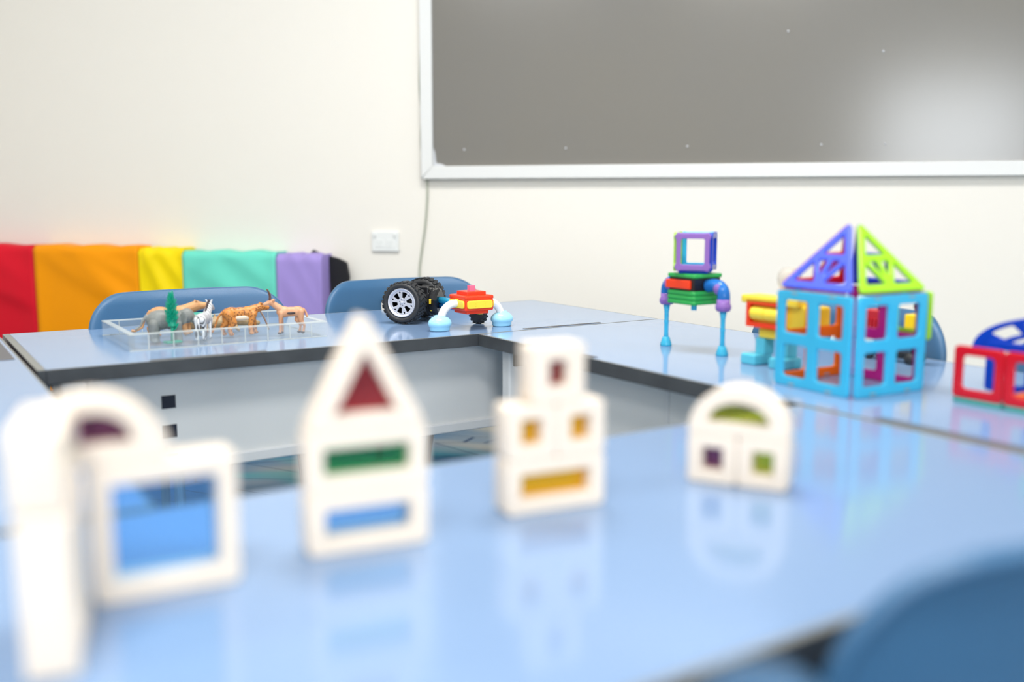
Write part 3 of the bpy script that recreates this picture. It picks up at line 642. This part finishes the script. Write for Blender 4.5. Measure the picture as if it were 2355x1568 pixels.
# ------------------------------------------------------------------ toy buggy: two big wheels, red body on white arms
ba, bb = 0.037, -0.092
t = thing('toy_buggy', 'toy buggy with big black wheels and a red and yellow body on white arms', 'toy vehicle', T(ba, bb), AT)
def L(a, b, z): return Vector((a - ba, -(b - bb), z))
axis = math.atan2(0.655, 0.755)                                    # local direction from near wheel to far wheel
def wheel(c, rad, wid, face):
    wt = bpy.data.objects.new('wheel', None)
    mx = Matrix.Translation(c) @ Matrix.Rotation(axis + PI / 2, 4, 'Z') @ UP @ (Matrix() if face > 0 else Matrix.Rotation(PI, 4, 'Y'))  # local z = outward face
    h = wid / 2; ri = rad * 0.70
    prof = [(ri, h - 0.004), (ri + 0.001, h - 0.001), (rad * 0.80, h + 0.002), (rad * 0.90, h + 0.001), (rad * 0.955, h - 0.004), (rad * 0.96, 0), (rad * 0.955, -h + 0.004), (rad * 0.9, -h), (ri, -h), (ri - 0.002, -h + 0.004), (ri - 0.002, h - 0.006), (ri, h - 0.004)]
    tyre = lathe('tyre', prof, 'tyre', t, (0, 0, 0), 48)
    tyre.data.transform(mx)
    bm = bmesh.new(); N_ = 26
    for k in range(N_):
        a = 2 * PI * k / N_
        for row, off in ((0.62, 0.0), (-0.62, 0.5), (0.0, 0.25)):
            aa = a + off * 2 * PI / N_
            bm2 = Matrix.Rotation(aa, 4, 'Z') @ Matrix.Translation((rad * 0.972, 0, row * h)) @ Matrix.Rotation(0.35 if row > 0 else -0.35, 4, 'X') @ Matrix.Diagonal((rad * 0.056, rad * 0.15, wid * 0.34, 1))
            bmesh.ops.create_cube(bm, size=1.0, matrix=mx @ bm2)
    tr = bobj('tread', bm, 'tyre', tyre); tr['kind'] = 'stuff'
    # rim: dished ring, spoke plate with six windows, hub
    rim = lathe('rim', [(ri, h - 0.002), (ri - 0.001, h), (ri * 0.93, h), (ri * 0.84, h - 0.003), (ri * 0.80, h - 0.006), (ri * 0.80, h - 0.010), (ri * 0.95, h - 0.010), (ri, h - 0.008), (ri, h - 0.002)], 'rim', t, (0, 0, 0), 40)
    rim.data.transform(mx)
    circ = lambda cx, cy, r, n=12: [(cx + r * math.cos(2 * PI * k / n), cy + r * math.sin(2 * PI * k / n)) for k in range(n)]
    hol = []
    for k in range(6):
        a = PI / 3 * k + 0.22
        pol = lambda r, d: (r * math.cos(a + d), r * math.sin(a + d))
        hol.append(rpoly([pol(ri * 0.34, -0.24), pol(ri * 0.72, -0.26), pol(ri * 0.74, 0), pol(ri * 0.72, 0.26), pol(ri * 0.34, 0.24)], ri * 0.03, 3))
        hol.append(circ(ri * 0.70 * math.cos(a + PI / 6), ri * 0.70 * math.sin(a + PI / 6), ri * 0.06))
        hol.append(circ(ri * 0.19 * math.cos(a + PI / 6), ri * 0.19 * math.sin(a + PI / 6), ri * 0.032, 8))
    sp = plate('spokes', circ(0, 0, ri * 0.82, 40), hol, 0.005, 'rim', rim, mx @ Matrix.Translation((0, 0, h - 0.007)), 0.0008)
    cp = lathe('hub_cap', [(0, h - 0.002), (ri * 0.10, h - 0.003), (ri * 0.11, h - 0.006)], 'rim', rim, (0, 0, 0), 16); cp.data.transform(mx)
    bk = lathe('wheel_back', [(0, -h + 0.006), (ri - 0.003, -h + 0.006), (ri - 0.003, -h + 0.012), (0, -h + 0.012)], 'black', tyre, (0, 0, 0), 32); bk.data.transform(mx)
    bpy.data.objects.remove(wt)
ua = Vector((math.cos(axis), math.sin(axis), 0)); uf = Vector((math.sin(axis), -math.cos(axis), 0))
RW = 0.0492
near_c = L(-0.050, -0.253, RW + 0.0012); far_c = near_c + ua * 0.128
wheel(near_c, RW, 0.040, -1); wheel(far_c, RW, 0.040, 1)
mid = (near_c + far_c) / 2
cyl('axle', near_c, far_c, 0.007, 'black', t)
def cbox(nm, along_a, fwd, z, s, m, bev=0.002, extra=0.0): 
    c = mid + ua * along_a + uf * fwd; return box(nm, (c.x, c.y, z), s, m, t, bev, rz=axis + extra)
cbox('chassis', 0.0, 0.004, 0.050, (0.078, 0.050, 0.034), 'black')
cbox('top_cover', 0.0, -0.005, 0.074, (0.066, 0.040, 0.016), 'black', 0.004)
cbox('side_plate', -0.020, 0.028, 0.060, (0.012, 0.034, 0.050), 'black', 0.003)
cbox('side_plate', 0.022, 0.028, 0.060, (0.012, 0.034, 0.050), 'black', 0.003)
c = mid + uf * 0.050
gb = lathe('gearbox', [(0, -0.014), (0.030, -0.014), (0.034, -0.010), (0.034, -0.004), (0.030, -0.002), (0.030, 0.004), (0.034, 0.006), (0.034, 0.012), (0.028, 0.016), (0, 0.016)], 'black', t, (c.x, c.y, 0.046), 14, Matrix.Rotation(axis - PI / 2, 4, 'Z') @ Matrix.Rotation(PI / 2, 4, 'Y'))
for p in gb.data.polygons: p.use_smooth = False
for da, z, sz in ((-0.026, 0.050, 0.012), (-0.018, 0.030, 0.007)):
    c2 = mid + uf * 0.051 + ua * da; box('yellow_gear', (c2.x, c2.y, z), (0.012, 0.005, sz), 'yellow', gb, 0.001, rz=axis)
for da, z in ((-0.03, 0.070), (0.0, 0.082), (0.028, 0.068)):
    cbox('bolt_head', da, 0.030, z, (0.007, 0.006, 0.006), 'black', 0.001)
e0 = mid + uf * 0.062; e1 = L(0.037, -0.115, 0)
tube('connector', [(e0.x, e0.y, 0.052), ((e0.x + e1.x) / 2, (e0.y + e1.y) / 2, 0.052), (e1.x, e1.y, 0.053)], 0.008, 't_cyan', t)
tube('connector', [(e0.x, e0.y, 0.038), (e1.x, e1.y, 0.040)], 0.006, 'bluep', t)
sB = 0.073
box('body_lower', (0, 0, 0.0405), (sB * 0.78, sB * 0.78, 0.010), 'red', t, 0.002)
body = box('body', (0, 0, 0.056), (sB, sB, 0.026), 'red', t, 0.003)
box('body_top', (0, 0, 0.0725), (sB + 0.001, sB + 0.001, 0.009), 'red', t, 0.003)
box('body_cap', (0, 0, 0.0805), (sB * 0.66, sB * 0.66, 0.009), 'red', t, 0.001)
box('stud', (0, 0, 0.091), (0.0135, 0.0135, 0.014), 't_pink', t, 0.001)
# yellow trim bars wrap the sides
for ang in (0, PI / 2, PI, -PI / 2):
    mxy = Matrix.Rotation(ang, 4, 'Z') @ Matrix.Translation((0, -sB / 2 - 0.0005, 0.0575)) @ UP
    o = plate('trim_bar', rrect(0, 0, sB - 0.008, 0.0175, 0.006), [], 0.006, 'yellow', body, mxy, 0.001)
    for dx in (-0.012, 0.012):
        for dz in (-0.003, 0.003):
            pc = mxy @ Vector((dx, dz, 0.003)); bm = bmesh.new(); add_ball(bm, pc, 0.0011, u=8, v=6); bobj('dimple', bm, 'deepyellow', o)
for sg in (-1, 1):
    arm = tube('arm', smooth_path([(sg * 0.032, 0, 0.058), (sg * 0.044, 0, 0.0585), (sg * 0.058, 0.0, 0.055), (sg * 0.070, 0, 0.045), (sg * 0.077, 0, 0.032), (sg * 0.080, 0.0, 0.020)], 5), 0.0088, 'whitegloss', t, 18)
    cyl('sleeve', (sg * 0.033, 0, 0.058), (sg * 0.040, 0, 0.0583), 0.0105, 'yellow', arm)
    ft = lathe('foot', [(0.0, 0.0005), (0.0215, 0.0005), (0.0235, 0.003), (0.0235, 0.010), (0.0255, 0.011), (0.0275, 0.016), (0.0255, 0.023), (0.019, 0.0295), (0.0135, 0.0315), (0.0115, 0.035), (0.0, 0.035)], 'sky', arm, (sg * 0.081, 0, 0), 32)
    for v in ft.data.vertices: v.co.y *= 0.82
fc = L(0.095, -0.158, 0.0225)
fw_ = lathe('front_wheel', [(0, -0.010), (0.016, -0.010), (0.0205, -0.007), (0.0205, 0.007), (0.016, 0.010), (0, 0.010)], 'tyre', t, (fc.x, fc.y, fc.z), 24, Matrix.Rotation(axis - 0.35, 4, 'Z') @ Matrix.Rotation(PI / 2, 4, 'Y'))
bm = bmesh.new()
for k in range(14):
    a = 2 * PI * k / 14
    mx = Matrix.Translation(fc) @ Matrix.Rotation(axis - 0.35, 4, 'Z') @ Matrix.Rotation(PI / 2, 4, 'Y') @ Matrix.Rotation(a, 4, 'Z') @ Matrix.Translation((0.0208, 0, 0)) @ Matrix.Diagonal((0.0034, 0.005, 0.016, 1))
    bmesh.ops.create_cube(bm, size=1.0, matrix=mx)
tr = bobj('tread', bm, 'tyre', fw_); tr['kind'] = 'stuff'
cyl('wheel_fork', (fc.x, fc.y, 0.030), (fc.x - 0.02, fc.y - 0.03, 0.045), 0.005, 'black', t)
box('yellow_nub', (0.034, 0.02, 0.034), (0.012, 0.012, 0.012), 'yellow', t, 0.001)

# ------------------------------------------------------------------ clear tray with toy animals
ta0, ta1, tb0, tb1 = -0.688, -0.290, -0.411, -0.138
tca, tcb = (ta0 + ta1) / 2, (tb0 + tb1) / 2
t = thing('acrylic_tray', 'shallow clear acrylic tray holding toy animals on the back table', 'tray', T(tca, tcb), AT)
lx, ly, hz, wt_ = ta1 - ta0, tb1 - tb0, 0.032, 0.012
box('base', (0, 0, 0.003), (lx - 2 * wt_, ly - 2 * wt_, 0.004), 'clear', t)
for sy in (-1, 1):
    wl = box('wall', (0, sy * (ly / 2 - wt_ / 2), hz / 2), (lx, wt_, hz - 0.002), 'clear', t)
    box('rim', (0, sy * (ly / 2 - wt_ / 2), hz), (lx, wt_, 0.002), 'edge_and_highlight', wl)
    box('foot_rim', (0, sy * (ly / 2 - 0.001), 0.0012), (lx, 0.003, 0.002), 'edge_and_highlight', wl)
    for k in range(8): box('rib_or_highlight', (-lx / 2 + 0.035 + k * (lx - 0.07) / 7, sy * (ly / 2 + 0.0003), hz / 2), (0.0022, 0.0016, hz - 0.004), 'edge_and_highlight', wl)  # pale strips painting bright highlight streaks onto the clear wall
for sx in (-1, 1):
    wl = box('wall', (sx * (lx / 2 - wt_ / 2), 0, hz / 2), (wt_, ly - 2 * wt_, hz - 0.002), 'clear', t)
    box('rim', (sx * (lx / 2 - wt_ / 2), 0, hz), (wt_, ly - 2 * wt_, 0.002), 'edge_and_highlight', wl)
ZB = TZ + 0.0052
def animal(name, label, a, b, yaw): return thing(name, label, 'toy animal', T(a, b, ZB), AT + yaw, 'toy animals in the clear tray')
def quad(t, m, L_=0.034, bh=0.040, br=0.012, bz=0.013, lr=(0.006, 0.0032), sp=0.007, neck=((0.040, 0.052), 0.007), head=((0.056, 0.054), 0.0065, 0.0035), tail=None, step=0.004, ear=None, belly=1.0):
    def fill(bm):
        add_ball(bm, (-L_ * 0.55, 0, bh), (L_ * 0.55, br, bz)); add_ball(bm, (L_ * 0.5, 0, bh), (L_ * 0.58, br * 1.03, bz * 1.05)); add_ball(bm, (0, 0, bh), (L_ * 0.9, br * 0.9, bz * 0.92 * belly))
        nx, nz = neck[0]; hx_, hz_ = head[0]
        chain(bm, [(L_ * 0.6, 0, bh + bz * 0.3), (nx, 0, nz)], [br * 0.85, neck[1]])
        chain(bm, [(nx, 0, nz), (hx_, 0, hz_)], [head[1], head[2]])
        for sy in (-1, 1):
            st = step * sy
            chain(bm, [(L_ * 0.75, sy * sp, bh - bz * 0.2), (L_ * 0.72 + st, sy * sp, bh * 0.45), (L_ * 0.74 + st, sy * sp, 0.004)], [lr[0] * 1.05, lr[1] * 1.05, lr[1]])
            add_ball(bm, (L_ * 0.74 + st + 0.0015, sy * sp, 0.003), (lr[1] * 1.3, lr[1] * 1.05, 0.0032), u=10, v=8)
            chain(bm, [(-L_ * 0.78, sy * sp, bh), (-L_ * 0.66 - st, sy * sp, bh * 0.60), (-L_ * 0.92 - st, sy * sp, bh * 0.36), (-L_ * 0.84 - st, sy * sp, 0.004)], [lr[0] * 1.35, lr[0], lr[1], lr[1]])
            add_ball(bm, (-L_ * 0.84 - st + 0.0015, sy * sp, 0.003), (lr[1] * 1.3, lr[1] * 1.05, 0.0032), u=10, v=8)
            if ear: chain(bm, [(nx + ear[0], sy * ear[3], nz + ear[1]), (nx + ear[0] - 0.002, sy * (ear[3] + 0.003), nz + ear[1] + ear[2])], [0.0028, 0.0014])
        if tail: chain(bm, [(-L_ * 1.02, 0, bh + bz * 0.4)] + [(x, 0, z) for x, z in tail], [0.003] + [0.0022] * (len(tail) - 1) + [0.003])
    return blob('body', fill, m, t)
# elephant
t = animal('toy_elephant', 'grey toy elephant beside the green toy tree', -0.600, -0.218, R(-6))
def fill(bm):
    add_ball(bm, (-0.012, 0, 0.043), (0.027, 0.0195, 0.0205)); add_ball(bm, (0.012, 0, 0.042), (0.025, 0.019, 0.020))
    add_ball(bm, (0.040, 0, 0.049), (0.015, 0.0125, 0.0155))
    chain(bm, [(0.050, 0, 0.046), (0.058, 0, 0.034), (0.060, 0, 0.018), (0.066, 0, 0.008)], [0.0075, 0.0058, 0.0042, 0.003])
    for sy in (-1, 1):
        chain(bm, [(0.020, sy * 0.0105, 0.034), (0.021, sy * 0.0105, 0.006)], [0.0095, 0.0078]); add_cone(bm, (0.021, sy * 0.0105, 0.008), (0.021, sy * 0.0105, 0.0), 0.008, 0.0088)
        chain(bm, [(-0.024, sy * 0.0105, 0.036), (-0.023, sy * 0.0105, 0.006)], [0.0115, 0.0082]); add_cone(bm, (-0.023, sy * 0.0105, 0.008), (-0.023, sy * 0.0105, 0.0), 0.0082, 0.009)
        add_ball(bm, (0.032, sy * 0.0165, 0.047), (0.0085, 0.0024, 0.0135), Matrix.Rotation(sy * 0.5, 3, 'Z'))
        chain(bm, [(0.051, sy * 0.006, 0.038), (0.061, sy * 0.007, 0.033)], [0.0018, 0.001])
    chain(bm, [(-0.037, 0, 0.052), (-0.043, 0, 0.044), (-0.049, 0, 0.032), (-0.058, 0, 0.026)], [0.0035, 0.0028, 0.0022, 0.0026])
blob('body', fill, 'elephant', t)
t = animal('toy_lion', 'tan toy lioness standing behind the grey elephant', -0.570, -0.300, R(-4))
quad(t, 'lion', 0.042, 0.046, 0.014, 0.0155, (0.0085, 0.0055), 0.008, ((0.052, 0.060), 0.011), ((0.074, 0.059), 0.0100, 0.0062), [(-0.052, 0.040), (-0.058, 0.020), (-0.072, 0.013), (-0.078, 0.014)], 0.005, (0.0, 0.008, 0.003, 0.006))
t = animal('toy_zebra', 'black and white striped toy zebra facing away', -0.530, -0.200, R(52))
quad(t, 'zebra', 0.024, 0.043, 0.0105, 0.0125, (0.0055, 0.0032), 0.006, ((0.032, 0.066), 0.0065), ((0.048, 0.058), 0.0068, 0.0042), [(-0.028, 0.040), (-0.029, 0.026)], 0.003, (0.0, 0.007, 0.005, 0.0035))
plate('mane', rpoly([(0.008, 0.056), (0.014, 0.058), (0.032, 0.075), (0.030, 0.079), (0.020, 0.073)], 0.001), [], 0.0022, 'hoof', t, UP)
t = animal('toy_crocodile', 'sandy brown toy crocodile lying low behind the spotted cat', -0.470, -0.315, R(-3))
def fill(bm):
    add_ball(bm, (0, 0, 0.019), (0.046, 0.016, 0.0125)); add_ball(bm, (0.022, 0, 0.022), (0.03, 0.017, 0.015))
    chain(bm, [(-0.03, 0, 0.018), (-0.06, 0, 0.014), (-0.09, 0.006, 0.008)], [0.011, 0.007, 0.003])
    chain(bm, [(0.045, 0, 0.021), (0.066, 0, 0.017), (0.088, 0, 0.013)], [0.012, 0.009, 0.005])
    for sx in (-0.026, 0.032):
        for sy in (-1, 1): chain(bm, [(sx, sy * 0.013, 0.016), (sx + 0.003, sy * 0.020, 0.008), (sx + 0.008, sy * 0.022, 0.0025)], [0.0065, 0.0045, 0.0032])
    for k in range(11): add_cone(bm, (-0.06 + 0.011 * k, 0, 0.017 + 0.013 * math.sin(PI * k / 10)), (-0.061 + 0.011 * k, 0, 0.023 + 0.016 * math.sin(PI * k / 10)), 0.003, 0.0008, 8)
blob('body', fill, 'croc', t)
t = animal('toy_cheetah', 'orange spotted toy cheetah walking in front of the gazelle', -0.446, -0.228, R(-4))
quad(t, 'cheetah', 0.034, 0.046, 0.0115, 0.0135, (0.0078, 0.0046), 0.007, ((0.044, 0.057), 0.0085), ((0.057, 0.055), 0.0085, 0.0055), [(-0.046, 0.040), (-0.052, 0.024), (-0.058, 0.010), (-0.066, 0.009), (-0.070, 0.014)], 0.006, (0.0, 0.007, 0.002, 0.005))
bm = bmesh.new(); add_ball(bm, (0.002, 0, 0.0375), (0.026, 0.0108, 0.0075)); bobj('belly', bm, 'cream', t, smooth=True)
t = animal('toy_gazelle', 'peach-tan toy gazelle with dark horns and a dark side stripe', -0.350, -0.192, R(180 - 12))
quad(t, 'gazelle', 0.027, 0.0465, 0.0098, 0.0115, (0.0058, 0.0028), 0.006, ((0.040, 0.068), 0.0058), ((0.053, 0.064), 0.0062, 0.0036), [(-0.032, 0.046), (-0.035, 0.036)], 0.003, (-0.005, 0.003, 0.003, 0.006))
bm = bmesh.new(); add_ball(bm, (0.0, 0.0058, 0.0445), (0.013, 0.0045, 0.0034)); add_ball(bm, (0.0, -0.0058, 0.0445), (0.013, 0.0045, 0.0034)); bobj('side_stripe', bm, 'hoof', t, smooth=True)
for sy in (-1, 1):
    tube('horn', smooth_path([(0.042, sy * 0.0025, 0.073), (0.041, sy * 0.0045, 0.080), (0.043, sy * 0.006, 0.088), (0.047, sy * 0.006, 0.096)], 4), [0.0022] * 4 + [0.0020] * 4 + [0.0015] * 4 + [0.0008], 'horn', t, 8)
    for xx in (0.74 * 0.027 + 0.003 * sy + 0.0015, -0.84 * 0.027 - 0.003 * sy + 0.0015): ball('hoof', (xx, sy * 0.006, 0.0026), (0.0042, 0.0036, 0.0030), 'hoof', t)
# tree and twig
t = thing('toy_tree', 'small green plastic toy conifer among the animals', 'toy tree', T(-0.597, -0.183, ZB), AT + R(10))
box('stand', (0, 0, 0.002), (0.032, 0.020, 0.004), 'tree', t, 0.001)
cyl('trunk', (0, 0, 0.004), (0, 0, 0.040), 0.0036, 'tree', t, 0.003)
rnd = random.Random(4); bm = bmesh.new()
add_cone(bm, (0, 0, 0.034), (0, 0, 0.096), 0.0085, 0.0015, 10)
for k in range(120):
    f = k / 119; z = 0.034 + 0.060 * f; a = k * 2.399; r = (0.0135 * math.sin(PI * min(1, 0.16 + 0.84 * (1 - f)) * 0.62 + 0.0)) * rnd.uniform(0.8, 1.1)
    if f < 0.12: r *= 0.7 + 2.5 * f
    d = Vector((math.cos(a), math.sin(a), 0)); add_cone(bm, d * r * 0.3 + Vector((0, 0, z)), d * r + Vector((0, 0, z + rnd.uniform(0.006, 0.012))), 0.0030, 0.0006, 6)
add_cone(bm, (0.004, 0, 0.026), (0.013, 0, 0.038), 0.003, 0.002, 6)
fo = bobj('foliage', bm, 'tree', t); fo['kind'] = 'stuff'
t = thing('toy_twig', 'thin brown plastic twig with a green tuft lying behind the spotted cat', 'toy branch', T(-0.405, -0.26, ZB), AT)
tube('stem', smooth_path([(0.03, 0, 0.003), (0.018, 0, 0.034), (0.0, 0.0, 0.056), (-0.020, 0.004, 0.050), (-0.034, 0.004, 0.047)], 4), 0.0018, 'twig', t, 8)
tube('side_stem', smooth_path([(0.012, 0, 0.044), (-0.004, 0.002, 0.044), (-0.022, 0.002, 0.043)], 4), 0.0013, 'twig', t, 8)
bm = bmesh.new()
for k in range(7): add_ball(bm, (-0.034 + 0.002 * math.cos(k), 0.004 + 0.003 * math.sin(k * 2), 0.048 + 0.0016 * math.sin(k)), 0.0024, u=8, v=6)
bobj('tuft', bm, 't_green', t, smooth=True)
